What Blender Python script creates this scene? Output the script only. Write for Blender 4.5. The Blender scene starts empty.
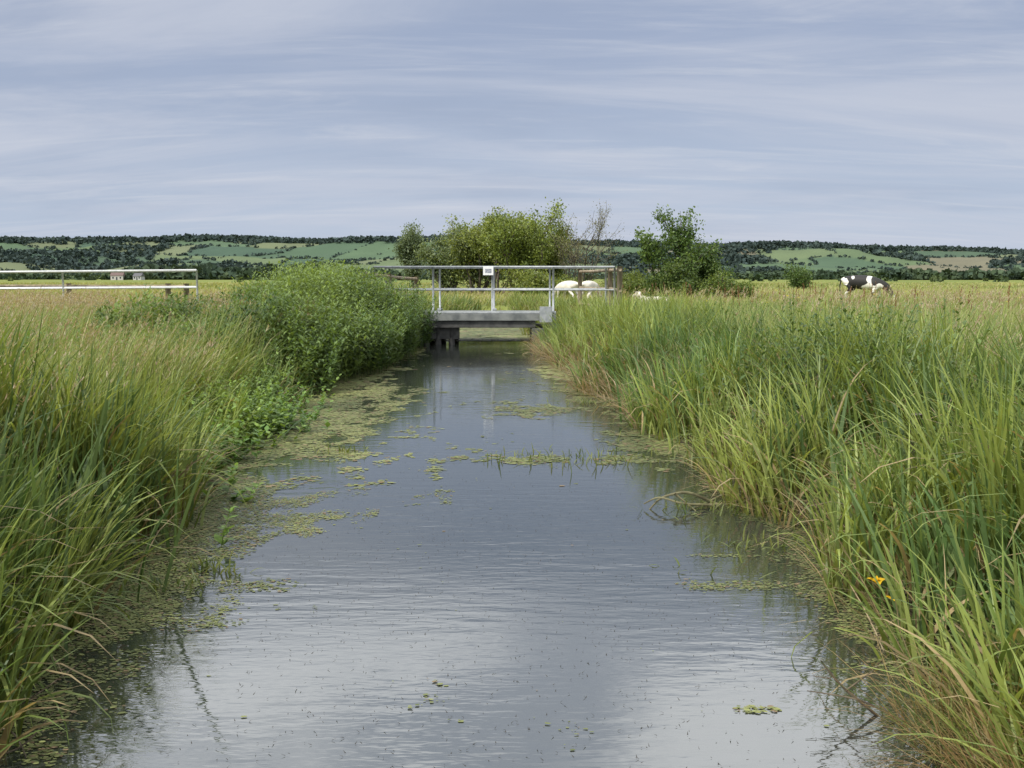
import bpy, math
import numpy as np
from mathutils import Vector
rng = np.random.default_rng(11)
scene = bpy.context.scene
scene.view_settings.view_transform = 'Standard'
scene.view_settings.look = 'None'
scene.view_settings.exposure = 0
PI = math.pi

# ------------------------------------------------------------------ helpers
def _hash(ix, iy, seed):
    h = (ix.astype(np.int64)*374761393 + iy.astype(np.int64)*668265263 + seed*974711) & 0xffffffff
    h = ((h ^ (h >> 13)) * 1274126177) & 0xffffffff
    return ((h ^ (h >> 16)) & 0xffff)/65535.0

def vnoise(x, y, seed=0):
    x = np.asarray(x, float); y = np.asarray(y, float)
    ix = np.floor(x); iy = np.floor(y)
    fx = x-ix; fy = y-iy
    fx = fx*fx*(3-2*fx); fy = fy*fy*(3-2*fy)
    a = _hash(ix, iy, seed); b = _hash(ix+1, iy, seed)
    c = _hash(ix, iy+1, seed); d = _hash(ix+1, iy+1, seed)
    return (a*(1-fx)+b*fx)*(1-fy)+(c*(1-fx)+d*fx)*fy

def fbm(x, y, seed=0, o=3):
    s = 0; a = 0.5; t = 0
    for i in range(o):
        s = s + a*vnoise(x*2**i, y*2**i, seed+i*17); t += a; a *= .5
    return s/t

def sstep(a, b, x):
    t = np.clip((x-a)/(b-a), 0, 1)
    return t*t*(3-2*t)

def XL(y):
    y = np.asarray(y, float)
    b = np.interp(y, [-12, 3.3, 5.2, 6.6, 8, 10.4, 16.7, 22, 25.4, 34, 40, 46], [-2.3, -2.2, -2.35, -2.55, -2.85, -3.1, -3.0, -2.75, -2.6, -2.6, -2.4, -1.2])
    return b + (vnoise(y*0.9, y*0, 3)-.5)*.5
def XR(y):
    y = np.asarray(y, float)
    b = np.interp(y, [-12, 3.3, 5.2, 8, 10.4, 16.7, 25.4, 34, 40, 46], [1.95, 1.85, 2.05, 2.0, 1.7, 1.22, .78, .5, 0, -1.0])
    return b + (vnoise(y*0.8, y*0, 9)-.5)*.45

def edge_d(x, y):
    return np.maximum(XL(y)-x, x-XR(y))

def ground_z(x, y):
    x = np.asarray(x, float); y = np.asarray(y, float)
    d = edge_d(x, y)
    d = np.where(y > 46, np.maximum(d, (y-46)), d)
    z = -0.4 + 0.4*sstep(-.7, 0.05, d) + 0.36*sstep(0.0, 1.3, d)
    z = z + (fbm(x*.25, y*.25, 5)-.5)*.12*sstep(.5, 3, d)
    far = sstep(120, 400, np.hypot(x, y))
    z = z*(1-far)+0.3*far
    return z

class Acc:
    def __init__(s): s.v=[]; s.f4=[]; s.f3=[]; s.c=[]; s.n=0
    def add(s, v, f, c):
        v = np.asarray(v, float).reshape(-1, 3); f = np.asarray(f, np.int64)
        s.v.append(v); s.c.append(np.asarray(c, float).reshape(-1, 3))
        (s.f4 if f.shape[1] == 4 else s.f3).append(f+s.n); s.n += len(v)
    def build(s, name, mat, parent=None, smooth=False):
        me = bpy.data.meshes.new(name)
        V = np.concatenate(s.v); C = np.concatenate(s.c)
        F4 = np.concatenate(s.f4) if s.f4 else np.zeros((0, 4), np.int64)
        F3 = np.concatenate(s.f3) if s.f3 else np.zeros((0, 3), np.int64)
        loops = np.concatenate([F4.ravel(), F3.ravel()]).astype(np.int32)
        tot = np.concatenate([np.full(len(F4), 4), np.full(len(F3), 3)]).astype(np.int32)
        st = np.concatenate([[0], np.cumsum(tot)[:-1]]).astype(np.int32)
        me.vertices.add(len(V)); me.vertices.foreach_set('co', V.astype(np.float32).ravel())
        me.loops.add(len(loops)); me.loops.foreach_set('vertex_index', loops)
        me.polygons.add(len(tot)); me.polygons.foreach_set('loop_start', st)
        try: me.polygons.foreach_set('loop_total', tot)
        except Exception: pass
        me.update(calc_edges=True)
        at = me.attributes.new('Col', 'FLOAT_COLOR', 'POINT')
        at.data.foreach_set('color', np.concatenate([C, np.ones((len(C), 1))], 1).astype(np.float32).ravel())
        if smooth: me.polygons.foreach_set('use_smooth', np.ones(len(tot), bool))
        me.materials.append(mat)
        ob = bpy.data.objects.new(name, me); scene.collection.objects.link(ob)
        if parent: ob.parent = parent
        return ob

def empty(name, loc=(0, 0, 0), rz=0):
    e = bpy.data.objects.new(name, None); scene.collection.objects.link(e)
    e.location = loc; e.rotation_euler = (0, 0, rz); e.empty_display_size = .2
    return e

def blades(acc, P, L, W, az, tilt, bend, seg, c0, c1, tw=None, prof='blade', power=1.4):
    N = len(P)
    if N == 0: return None
    L = np.broadcast_to(L, (N,)); W = np.broadcast_to(W, (N,))
    s = np.linspace(0, 1, seg+1)
    sm = (s[:-1]+s[1:])/2
    th = tilt[:, None] + bend[:, None]*sm[None]**power
    dx = np.sin(th)*L[:, None]/seg; dz = np.cos(th)*L[:, None]/seg
    X = np.concatenate([np.zeros((N, 1)), np.cumsum(dx, 1)], 1)
    Z = np.concatenate([np.zeros((N, 1)), np.cumsum(dz, 1)], 1)
    ca, sa = np.cos(az)[:, None], np.sin(az)[:, None]
    C = np.stack([P[:, 0:1]+ca*X, P[:, 1:2]+sa*X, P[:, 2:3]+Z], -1)
    if tw is None: tw = rng.normal(0, .7, N)
    sx, sy = -np.sin(az+tw)[:, None], np.cos(az+tw)[:, None]
    if prof == 'blade': w = np.interp(s, [0, .3, .6, .85, 1], [.75, 1, .85, .45, .03])
    elif prof == 'leaf': w = np.interp(s, [0, .35, .6, 1], [.15, 1, .85, .03])
    else: w = np.interp(s, [0, 1], [1, .5])
    hw = W[:, None]*w[None]/2
    off = np.stack([sx*hw, sy*hw, 0*hw], -1)
    V = np.stack([C-off, C+off], 2)
    base = (np.arange(N)*(seg+1)*2)[:, None]+(np.arange(seg)*2)[None]
    F = np.stack([base, base+1, base+3, base+2], -1).reshape(-1, 4)
    c0 = np.broadcast_to(c0, (N, 3)); c1 = np.broadcast_to(c1, (N, 3))
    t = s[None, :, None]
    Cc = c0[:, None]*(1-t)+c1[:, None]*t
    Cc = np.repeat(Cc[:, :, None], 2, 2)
    acc.add(V, F, Cc)
    return C

def mixc(a, b, t):
    a = np.asarray(a, float); b = np.asarray(b, float)
    return a*(1-t[:, None])+b*t[:, None]

# ------------------------------------------------------------------ materials
def new_mat(name):
    m = bpy.data.materials.new(name); m.use_nodes = True
    nt = m.node_tree; nt.nodes.clear()
    return m, nt, nt.nodes, nt.links

def foliage_mat(name, trans=.35, rough=.45, spec=.35, sat=.94, val=1.05):
    m, nt, n, l = new_mat(name)
    o = n.new('ShaderNodeOutputMaterial'); p = n.new('ShaderNodeBsdfPrincipled')
    t = n.new('ShaderNodeBsdfTranslucent'); mx = n.new('ShaderNodeMixShader')
    a = n.new('ShaderNodeAttribute'); a.attribute_name = 'Col'
    hs = n.new('ShaderNodeHueSaturation'); hs.inputs['Saturation'].default_value = sat; hs.inputs['Value'].default_value = val
    l.new(a.outputs['Color'], hs.inputs['Color'])
    g = n.new('ShaderNodeMixRGB'); g.blend_type = 'MULTIPLY'; g.inputs[0].default_value = 1
    g.inputs[2].default_value = (1.35, 1.25, .65, 1)
    l.new(hs.outputs[0], p.inputs['Base Color']); l.new(hs.outputs[0], g.inputs[1])
    l.new(g.outputs[0], t.inputs['Color'])
    p.inputs['Roughness'].default_value = rough
    p.inputs['Specular IOR Level'].default_value = spec
    mx.inputs[0].default_value = trans
    l.new(p.outputs[0], mx.inputs[1]); l.new(t.outputs[0], mx.inputs[2]); l.new(mx.outputs[0], o.inputs[0])
    return m

def simple_mat(name, c1, c2=None, scale=8, rough=.8, metal=0, bump=.2, detail=6, stretch=(1, 1, 1), spec=.5):
    m, nt, n, l = new_mat(name)
    o = n.new('ShaderNodeOutputMaterial'); p = n.new('ShaderNodeBsdfPrincipled')
    tc = n.new('ShaderNodeTexCoord'); mp = n.new('ShaderNodeMapping'); mp.inputs['Scale'].default_value = stretch
    no = n.new('ShaderNodeTexNoise'); no.inputs['Scale'].default_value = scale; no.inputs['Detail'].default_value = detail
    r = n.new('ShaderNodeValToRGB')
    c2 = c2 or c1
    r.color_ramp.elements[0].color = (*c1, 1); r.color_ramp.elements[0].position = .35
    r.color_ramp.elements[1].color = (*c2, 1); r.color_ramp.elements[1].position = .65
    l.new(tc.outputs['Object'], mp.inputs[0]); l.new(mp.outputs[0], no.inputs['Vector'])
    l.new(no.outputs['Fac'], r.inputs[0]); l.new(r.outputs[0], p.inputs['Base Color'])
    b = n.new('ShaderNodeBump'); b.inputs['Strength'].default_value = bump; b.inputs['Distance'].default_value = .02
    l.new(no.outputs['Fac'], b.inputs['Height']); l.new(b.outputs[0], p.inputs['Normal'])
    p.inputs['Roughness'].default_value = rough; p.inputs['Metallic'].default_value = metal
    p.inputs['Specular IOR Level'].default_value = spec
    l.new(p.outputs[0], o.inputs[0])
    return m

M_leaf = foliage_mat('grass_blade_mat', .38)
M_far = foliage_mat('far_foliage_mat', .12, .8, .1, 1, 1)
M_weed = foliage_mat('duckweed_mat', .05, .6, .2)
M_flower = foliage_mat('petal_mat', .3, .5, .2, 1, 1)
M_bark = simple_mat('bark', (.05, .04, .03), (.11, .09, .07), 12, .9)
M_galv = simple_mat('galvanised_steel', (.25, .27, .28), (.38, .4, .41), 9, .55, .25, .05)
M_galv2 = simple_mat('bright_galvanised_steel', (.5, .52, .52), (.62, .63, .63), 9, .5, .2, .05)
M_conc = simple_mat('concrete_deck', (.10, .11, .11), (.2, .21, .2), 5, .85)
M_beam = simple_mat('dark_beam', (.035, .035, .035), (.08, .08, .075), 6, .8)
M_timber = simple_mat('weathered_timber', (.15, .12, .08), (.32, .26, .18), 6, .85, 0, .4, stretch=(1, 1, .2))
M_stake = simple_mat('old_stake_timber', (.05, .042, .032), (.12, .1, .075), 9, .9, 0, .6, stretch=(1, 1, .15))
M_white = simple_mat('sign_white', (.78, .78, .76), (.82, .82, .8), 4, .5, 0, .0)
M_twig = simple_mat('twig', (.06, .045, .03), (.14, .11, .07), 20, .8)

# ------------------------------------------------------------------ world
SUN_EL, SUN_AZ = math.radians(50), math.radians(228)
w = bpy.data.worlds.new('World'); scene.world = w; w.use_nodes = True
nt = w.node_tree; n = nt.nodes; l = nt.links; n.clear()
out = n.new('ShaderNodeOutputWorld'); bg = n.new('ShaderNodeBackground'); bg.inputs['Strength'].default_value = .1
sky = n.new('ShaderNodeTexSky'); sky.sky_type = 'NISHITA'; sky.sun_disc = False
sky.sun_elevation = SUN_EL; sky.sun_rotation = SUN_AZ; sky.dust_density = 2.0; sky.air_density = 1.0
tc = n.new('ShaderNodeTexCoord'); sp = n.new('ShaderNodeSeparateXYZ'); l.new(tc.outputs['Generated'], sp.inputs[0])
zz = n.new('ShaderNodeMath'); zz.operation = 'MAXIMUM'; zz.inputs[1].default_value = 0.0; l.new(sp.outputs['Z'], zz.inputs[0])
za = n.new('ShaderNodeMath'); za.operation = 'ADD'; za.inputs[1].default_value = .16; l.new(zz.outputs[0], za.inputs[0])
dv = n.new('ShaderNodeVectorMath'); dv.operation = 'DIVIDE'
cmb = n.new('ShaderNodeCombineXYZ')
for k in range(3): l.new(za.outputs[0], cmb.inputs[k])
l.new(tc.outputs['Generated'], dv.inputs[0]); l.new(cmb.outputs[0], dv.inputs[1])
def wnoise(scale, stretch, rot, detail, rough, dist=0, loc=(0, 0, 0)):
    mp = n.new('ShaderNodeMapping'); mp.inputs['Scale'].default_value = stretch; mp.inputs['Rotation'].default_value = (0, 0, rot)
    mp.inputs['Location'].default_value = loc
    l.new(dv.outputs[0], mp.inputs[0])
    q = n.new('ShaderNodeTexNoise'); q.inputs['Scale'].default_value = scale; q.inputs['Detail'].default_value = detail
    q.inputs['Roughness'].default_value = rough; q.inputs['Distortion'].default_value = dist
    l.new(mp.outputs[0], q.inputs['Vector']); return q.outputs['Fac']
def ramp(src, a, b, va=0, vb=1):
    q = n.new('ShaderNodeMapRange'); q.interpolation_type = 'SMOOTHSTEP'
    q.inputs['From Min'].default_value = a; q.inputs['From Max'].default_value = b
    q.inputs['To Min'].default_value = va; q.inputs['To Max'].default_value = vb
    l.new(src, q.inputs['Value']); return q.outputs[0]
def mixw(f, a, b):
    q = n.new('ShaderNodeMixRGB')
    if isinstance(f, float): q.inputs[0].default_value = f
    else: l.new(f, q.inputs[0])
    for i, v in ((1, a), (2, b)):
        if isinstance(v, tuple): q.inputs[i].default_value = (*v, 1)
        else: l.new(v, q.inputs[i])
    return q.outputs[0]
veil = mixw(ramp(sp.outputs['Z'], .0, .26), (5.1, 5.9, 7.3), (3.6, 4.3, 5.9))
base = mixw(.92, sky.outputs[0], veil)
c1 = ramp(wnoise(1.3, (.36, 1.15, 1), .2, 10, .60, .6, (3.1, .4, 0)), .40, .70, 0, .78)
c2 = ramp(wnoise(3.0, (.3, 1.6, 1), .24, 9, .64, .6, (7, 2, 0)), .48, .76, 0, .55)
c4 = ramp(wnoise(.9, (.6, 1.0, 1), .3, 6, .55, .5, (1, 9, 0)), .45, .7, 0, .4)
cs = mixw(c4, base, (3.2, 3.85, 5.2))
cs = mixw(c1, cs, (5.7, 6.1, 7.1))
cs = mixw(c2, cs, (6.5, 6.8, 7.5))
hi = mixw(ramp(sp.outputs['Z'], .25, .38), cs, (7.6, 8.3, 9.8))
c3n = ramp(wnoise(1.5, (.8, 1., 1), .3, 8, .55, .3, (1.9, 3.2, 0)), .40, .58)
c3m = ramp(sp.outputs['Z'], .27, .40)
mm = n.new('ShaderNodeMath'); mm.operation = 'MULTIPLY'; l.new(c3n, mm.inputs[0]); l.new(c3m, mm.inputs[1])
cs = mixw(mm.outputs[0], hi, (17., 17.2, 17.6))
l.new(cs, bg.inputs['Color']); l.new(bg.outputs[0], out.inputs[0])

sl = bpy.data.lights.new('sun', 'SUN'); sl.energy = 4.2; sl.angle = math.radians(.8); sl.color = (1, .95, .86)
so = bpy.data.objects.new('sun', sl); scene.collection.objects.link(so)
sd = Vector((math.sin(SUN_AZ)*math.cos(SUN_EL), math.cos(SUN_AZ)*math.cos(SUN_EL), math.sin(SUN_EL)))
so.rotation_euler = sd.to_track_quat('Z', 'Y').to_euler(); so.location = (0, 0, 30)

# ------------------------------------------------------------------ camera
cd = bpy.data.cameras.new('camera'); cam = bpy.data.objects.new('camera', cd); scene.collection.objects.link(cam)
cam.location = (0, 0, 1.7); cam.rotation_euler = (math.radians(90-6.05), 0, 0)
cd.sensor_width = 36; cd.lens = 35.16; cd.clip_start = .1; cd.clip_end = 20000
scene.camera = cam

# ------------------------------------------------------------------ ground
def axis(core, step, far, growth=1.12):
    a = list(np.arange(core[0], core[1]+1e-6, step)); s = step; x = a[-1]
    while x < far[1]: s *= growth; x += s; a.append(x)
    s = step; x = a[0]; b = []
    while x > far[0]: s *= growth; x -= s; b.append(x)
    return np.array(b[::-1]+a)
gx = axis((-6, 6), .14, (-7000, 7000)); gy = axis((-2, 48), .3, (-300, 9000), 1.1)
X, Y = np.meshgrid(gx, gy); Z = ground_z(X, Y)
ga = Acc(); nx, ny = len(gx), len(gy)
ii = (np.arange(ny-1)[:, None]*nx+np.arange(nx-1)[None]).ravel()
ga.add(np.stack([X, Y, Z], -1), np.stack([ii, ii+1, ii+nx+1, ii+nx], -1), np.zeros((nx*ny, 3)))
m, nt, n, l = new_mat('meadow_ground')
o = n.new('ShaderNodeOutputMaterial'); p = n.new('ShaderNodeBsdfPrincipled'); p.inputs['Roughness'].default_value = .95
p.inputs['Specular IOR Level'].default_value = .1
geo = n.new('ShaderNodeNewGeometry')
def gn(scale, stretch=(1, 1, 1), det=5):
    mp = n.new('ShaderNodeMapping'); mp.inputs['Scale'].default_value = stretch; l.new(geo.outputs['Position'], mp.inputs[0])
    q = n.new('ShaderNodeTexNoise'); q.inputs['Scale'].default_value = scale; q.inputs['Detail'].default_value = det
    l.new(mp.outputs[0], q.inputs['Vector']); return q.outputs['Fac']
def rmp(src, stops):
    q = n.new('ShaderNodeValToRGB'); e = q.color_ramp.elements
    while len(e) < len(stops): e.new(.5)
    for i, (ps, c) in enumerate(stops): e[i].position = ps; e[i].color = (*c, 1)
    l.new(src, q.inputs[0]); return q.outputs[0]
fine = rmp(gn(3.0), [(.3, (.07, .1, .025)), (.5, (.13, .16, .035)), (.7, (.19, .2, .07))])
big = rmp(gn(.02, (.5, 1, 1)), [(.35, (.11, .15, .035)), (.5, (.2, .22, .06)), (.65, (.14, .18, .04))])
mg = n.new('ShaderNodeMixRGB'); mg.inputs[0].default_value = .6; l.new(fine, mg.inputs[1]); l.new(big, mg.inputs[2])
sx = n.new('ShaderNodeSeparateXYZ'); l.new(geo.outputs['Position'], sx.inputs[0])
mr = n.new('ShaderNodeMapRange'); mr.inputs['From Min'].default_value = .05; mr.inputs['From Max'].default_value = .22
l.new(sx.outputs['Z'], mr.inputs['Value'])
mud = n.new('ShaderNodeMixRGB'); mud.inputs[1].default_value = (.035, .03, .018, 1); l.new(mr.outputs[0], mud.inputs[0]); l.new(mg.outputs[0], mud.inputs[2])
l.new(mud.outputs[0], p.inputs['Base Color']); l.new(p.outputs[0], o.inputs[0])
ga.build('meadow_ground', m, smooth=True)

# ------------------------------------------------------------------ water
me = bpy.data.meshes.new('ditch_water'); me.from_pydata([(-4.4, -12, 0), (3.6, -12, 0), (3.2, 47, 0), (-4.4, 47, 0)], [], [(0, 1, 2, 3)])
wo = bpy.data.objects.new('ditch_water', me); scene.collection.objects.link(wo)
m, nt, n, l = new_mat('ditch_water')
o = n.new('ShaderNodeOutputMaterial'); geo = n.new('ShaderNodeNewGeometry')
n1 = gn(5.0, (.55, 2.0, 1), 3); n2 = gn(14, (.6, 1.8, 1), 2); n3 = gn(.5, (1, 1, 1), 2)
b1 = n.new('ShaderNodeBump'); b1.inputs['Distance'].default_value = .011
r3 = n.new('ShaderNodeMapRange'); r3.inputs['From Min'].default_value = .38; r3.inputs['From Max'].default_value = .66
r3.inputs['To Min'].default_value = .06; r3.inputs['To Max'].default_value = .46
l.new(n3, r3.inputs['Value']); l.new(r3.outputs[0], b1.inputs['Strength']); l.new(n1, b1.inputs['Height'])
b2 = n.new('ShaderNodeBump'); b2.inputs['Distance'].default_value = .003; b2.inputs['Strength'].default_value = .25
l.new(n2, b2.inputs['Height']); l.new(b1.outputs[0], b2.inputs['Normal'])
gl = n.new('ShaderNodeBsdfGlossy'); gl.inputs['Roughness'].default_value = .035; gl.inputs['Color'].default_value = (.96, .98, 1, 1)
df = n.new('ShaderNodeBsdfDiffuse'); df.inputs['Color'].default_value = (.03, .034, .028, 1)
fr = n.new('ShaderNodeFresnel'); fr.inputs['IOR'].default_value = 2.8
mx = n.new('ShaderNodeMixShader')
for q in (gl, fr): l.new(b2.outputs[0], q.inputs['Normal'])
l.new(fr.outputs[0], mx.inputs[0]); l.new(df.outputs[0], mx.inputs[1]); l.new(gl.outputs[0], mx.inputs[2]); l.new(mx.outputs[0], o.inputs[0])
me.materials.append(m)

# ------------------------------------------------------------------ grass
def sample(side, y0, y1, dens, dmin=-.1, dmax=999, k=.62, pad=2.5):
    W = k*y1+pad; A = W*(y1-y0); N = int(A*dens)
    y = rng.uniform(y0, y1, N); x = side*rng.uniform(0, W, N)
    d = np.where(side < 0, XL(y)-x, x-XR(y))
    if y1 > 46: d = np.where(y > 46, 10, d)
    ok = (np.abs(x) < k*y+pad) & (d > dmin) & (d < dmax)
    ok &= ~((y > 25.0) & (y < 28.6) & (x > -3.9) & (x < 2.2))
    x, y, d = x[ok], y[ok], d[ok]
    return x, y, d

G1 = (.08, .14, .028); G2 = (.19, .25, .05); G3 = (.32, .33, .095); ST = (.4, .34, .19)
def meadow(acc, side, y0, y1, dens, Wb, seg, h=(.55, .95), dmin=.5, straw=.12, pale=0.):
    x, y, d = sample(side, y0, y1, dens, dmin)
    N = len(x); P = np.stack([x, y, ground_z(x, y)-.02], 1)
    nn = fbm(x*.7, y*.7, 31); n2 = fbm(x*.12, y*.12, 77); n3 = fbm(x*.05, y*.12, 78)
    L = rng.uniform(*h, N)*(.45+1.05*nn)
    az = rng.uniform(-PI, PI, N); wind = rng.random(N) < .65
    az = np.where(wind, rng.normal(.1, .5, N)+(nn-.5)*3, az)
    c = mixc(G1, G2, np.clip(nn*1.8-.4+rng.normal(0, .25, N), 0, 1))
    t = np.clip((n2-.47+pale)*3.2+rng.normal(0, .3, N), 0, 1)
    c = mixc(c, G3, t)
    s = (rng.random(N) < straw*(.3+1.7*n3)).astype(float)*rng.uniform(.4, 1, N)
    c = mixc(c, ST, s)
    c *= rng.uniform(.7, 1.2, N)[:, None]
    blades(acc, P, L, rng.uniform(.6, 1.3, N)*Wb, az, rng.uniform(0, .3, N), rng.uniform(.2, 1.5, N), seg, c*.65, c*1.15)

def reeds(acc, side, y0, y1, dens, dmax, h=(.7, 1.15), Wb=.013, seg=6, dmin=-.12, bright=1.0):
    x, y, d = sample(side, y0, y1, dens, dmin, dmax)
    cl = fbm(x*1.9, y*1.9, 51); big = fbm(x*.5, y*.4, 52)
    keep = rng.random(len(x)) < np.clip((cl-.38)*5, .03, 1)
    x, y, d, cl, big = x[keep], y[keep], d[keep], cl[keep], big[keep]
    N = len(x); P = np.stack([x, y, np.maximum(ground_z(x, y), -.1)-.03], 1)
    L = rng.uniform(*h, N)*np.clip(.2+.65*cl+.85*big, .4, 1.2)
    L *= np.interp(d, [-.4, .15, .5], [.6, .85, 1])
    base = PI if side > 0 else 0.0
    flow = (vnoise(x*1.3, y*1.3, 55)-.5)*3.4
    az = base*(rng.random(N) < .7) + rng.normal(0, .55, N) + flow
    c = mixc((.065, .13, .028), (.25, .31, .07), np.clip(big*2.4+cl*.8-1.2+rng.normal(0, .25, N), 0, 1))
    dead = (rng.random(N) < .1)
    c = np.where(dead[:, None], np.array([.36, .28, .14])*rng.uniform(.6, 1, N)[:, None], c)
    c = c*rng.uniform(.65, 1.2, N)[:, None]*bright
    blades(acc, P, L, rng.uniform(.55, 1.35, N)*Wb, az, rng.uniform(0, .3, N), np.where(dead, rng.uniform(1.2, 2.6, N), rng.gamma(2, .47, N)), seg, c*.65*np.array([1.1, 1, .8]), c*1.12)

def seedstems(acc, side, y0, y1, dens, dmin, h=(.8, 1.15), Ws=.004, nb=9, hl=.045, hw=.008, dmax=999):
    x, y, d = sample(side, y0, y1, dens, dmin, dmax)
    cl = fbm(x*.4, y*.4, 91)
    keep = rng.random(len(x)) < np.clip((cl-.44)*5, .03, 1)
    x, y = x[keep], y[keep]
    N = len(x); P = np.stack([x, y, ground_z(x, y)-.02], 1)
    L = rng.uniform(*h, N); az = rng.normal(.1, .7, N)
    tilt = rng.uniform(0, .2, N); bend = rng.uniform(.2, .9, N)
    c = mixc((.2, .22, .08), (.33, .28, .14), rng.random(N))
    seg = 5
    C = blades(acc, P, L, Ws, az, tilt, bend, seg, c, c, tw=rng.uniform(-1.5, 1.5, N), prof='stem')
    hc = mixc((.34, .23, .17), (.38, .34, .2), rng.random(N))
    for k in range(nb):
        t = rng.uniform(.0, 1.0, N)[:, None]
        B = C[:, -2]*(1-t)+C[:, -1]*t
        blades(acc, B, rng.uniform(.6, 1.3, N)*hl*(1.3-t[:, 0]), hw, az+rng.normal(0, 1.3, N), rng.uniform(.2, 1.0, N), rng.uniform(0, .8, N), 1, hc*.9, hc*1.1, prof='stem')

def herbs(acc, x, y, H, nl=22, leafL=.1, leafW=.035, c=(.05, .1, .02), c2=(.12, .18, .04), lean=.25):
    N = len(x); P = np.stack([x, y, np.maximum(ground_z(x, y), -.05)-.02], 1)
    az = rng.normal(.1, 1.2, N); tilt = rng.uniform(0, lean, N); bend = rng.uniform(0, .5, N)
    sc = mixc(c, c2, np.clip(fbm(x*.9, y*.9, 12)*1.8-.4+rng.normal(0, .15, N), 0, 1))
    C = blades(acc, P, H, .008, az, tilt, bend, 4, sc*.8, sc, prof='stem')
    for k in range(nl):
        t = np.full(N, .15+.85*(k+.5)/nl)+rng.normal(0, .02, N); t = np.clip(t, 0, .999)
        i = (t*4).astype(int); f = (t*4-i)[:, None]
        B = C[np.arange(N), i]*(1-f)+C[np.arange(N), i+1]*f
        lc = sc*rng.uniform(.7, 1.35, N)[:, None]*(0.65+.65*t[:, None])
        sz = (1.15-.6*t)*rng.uniform(.7, 1.3, N)
        blades(acc, B, leafL*sz, leafW*sz, k*2.4+rng.normal(0, .6, N)+az, rng.uniform(.6, 1.3, N), rng.uniform(.1, .9, N), 2, lc, lc*1.1, tw=rng.normal(0, .25, N), prof='leaf')

A = Acc()
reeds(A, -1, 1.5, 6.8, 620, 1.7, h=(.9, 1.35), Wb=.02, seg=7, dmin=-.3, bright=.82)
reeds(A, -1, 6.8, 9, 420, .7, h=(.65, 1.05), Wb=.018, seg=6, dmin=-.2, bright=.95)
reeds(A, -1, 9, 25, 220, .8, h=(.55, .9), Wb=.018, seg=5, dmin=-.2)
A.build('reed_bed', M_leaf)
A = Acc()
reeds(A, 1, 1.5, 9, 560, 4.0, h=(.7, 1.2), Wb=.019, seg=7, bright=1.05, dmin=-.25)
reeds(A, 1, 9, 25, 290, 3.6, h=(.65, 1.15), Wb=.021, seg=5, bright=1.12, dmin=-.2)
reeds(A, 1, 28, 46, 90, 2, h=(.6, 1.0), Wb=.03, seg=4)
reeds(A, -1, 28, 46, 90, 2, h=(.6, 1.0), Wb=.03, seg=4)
A.build('reed_bed', M_leaf)
A = Acc()
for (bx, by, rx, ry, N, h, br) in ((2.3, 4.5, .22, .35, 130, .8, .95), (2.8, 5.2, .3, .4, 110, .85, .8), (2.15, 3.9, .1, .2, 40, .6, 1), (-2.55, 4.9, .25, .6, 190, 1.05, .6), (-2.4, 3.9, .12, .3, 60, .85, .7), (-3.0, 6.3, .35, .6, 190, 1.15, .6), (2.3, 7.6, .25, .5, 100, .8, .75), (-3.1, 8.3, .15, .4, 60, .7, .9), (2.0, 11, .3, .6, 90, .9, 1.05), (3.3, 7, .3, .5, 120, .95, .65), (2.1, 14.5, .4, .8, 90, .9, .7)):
    x = rng.normal(bx, rx, N); y = rng.normal(by, ry, N)
    c = mixc((.085, .16, .045), (.17, .26, .085), rng.random(N))*rng.uniform(.8, 1.1, N)[:, None]*br
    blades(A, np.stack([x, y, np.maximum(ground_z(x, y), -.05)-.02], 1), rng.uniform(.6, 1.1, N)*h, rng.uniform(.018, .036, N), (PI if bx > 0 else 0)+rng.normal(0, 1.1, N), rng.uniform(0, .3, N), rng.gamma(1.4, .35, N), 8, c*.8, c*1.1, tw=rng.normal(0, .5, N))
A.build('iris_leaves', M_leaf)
A = Acc()
for sd_ in (-1, 1):
    dm = .5 if sd_ < 0 else 2.2
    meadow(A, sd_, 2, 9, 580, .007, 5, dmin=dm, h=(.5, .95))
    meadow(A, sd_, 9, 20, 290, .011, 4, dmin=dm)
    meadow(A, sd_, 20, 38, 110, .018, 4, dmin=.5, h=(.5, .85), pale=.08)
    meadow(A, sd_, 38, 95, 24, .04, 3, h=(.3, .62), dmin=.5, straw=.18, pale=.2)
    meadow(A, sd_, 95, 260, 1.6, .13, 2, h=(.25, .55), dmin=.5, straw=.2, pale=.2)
A.build('meadow_grass', M_leaf)
A = Acc()
seedstems(A, -1, 3, 14, 80, .5)
seedstems(A, -1, 14, 30, 34, .6, Ws=.007, nb=6, hl=.08, hw=.016)
seedstems(A, 1, 4, 14, 16, 2.4)
seedstems(A, 1, 14, 38, 8, 2.2, Ws=.008, nb=5, hl=.09, hw=.02)
seedstems(A, -1, 30, 60, 3, 1, Ws=.012, nb=4, hl=.13, hw=.03, h=(.5, .9))
A.build('seeding_grass', M_leaf)
A = Acc()
N = 5600
yy = rng.uniform(14.5, 25.2, N); dd = rng.uniform(-.45, 4.6, N)
xx = XL(yy)-dd
lump = fbm(xx*.8, yy*.5, 8, 2)
prof = np.clip(1.02-((yy-22)/7.5)**2*.6, .2, 1)*np.clip(1-((dd-1.4)/3.2)**2*.5, .35, 1)*(.42+1.05*lump)
kp = rng.random(N) < prof*1.2
herbs(A, xx[kp], yy[kp], rng.uniform(1.2, 1.7, kp.sum())*np.clip(prof[kp], .35, 1.08), 22, .16, .06, (.035, .075, .018), (.14, .2, .045))
A.build('nettle_patch', M_leaf)
A = Acc()
x, y, d = sample(-1, 6, 18, 12, -.1, 3.0)
herbs(A, x, y, rng.uniform(.35, .9, len(x)), 16, .1, .045, (.06, .12, .025), (.15, .22, .05))
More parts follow.
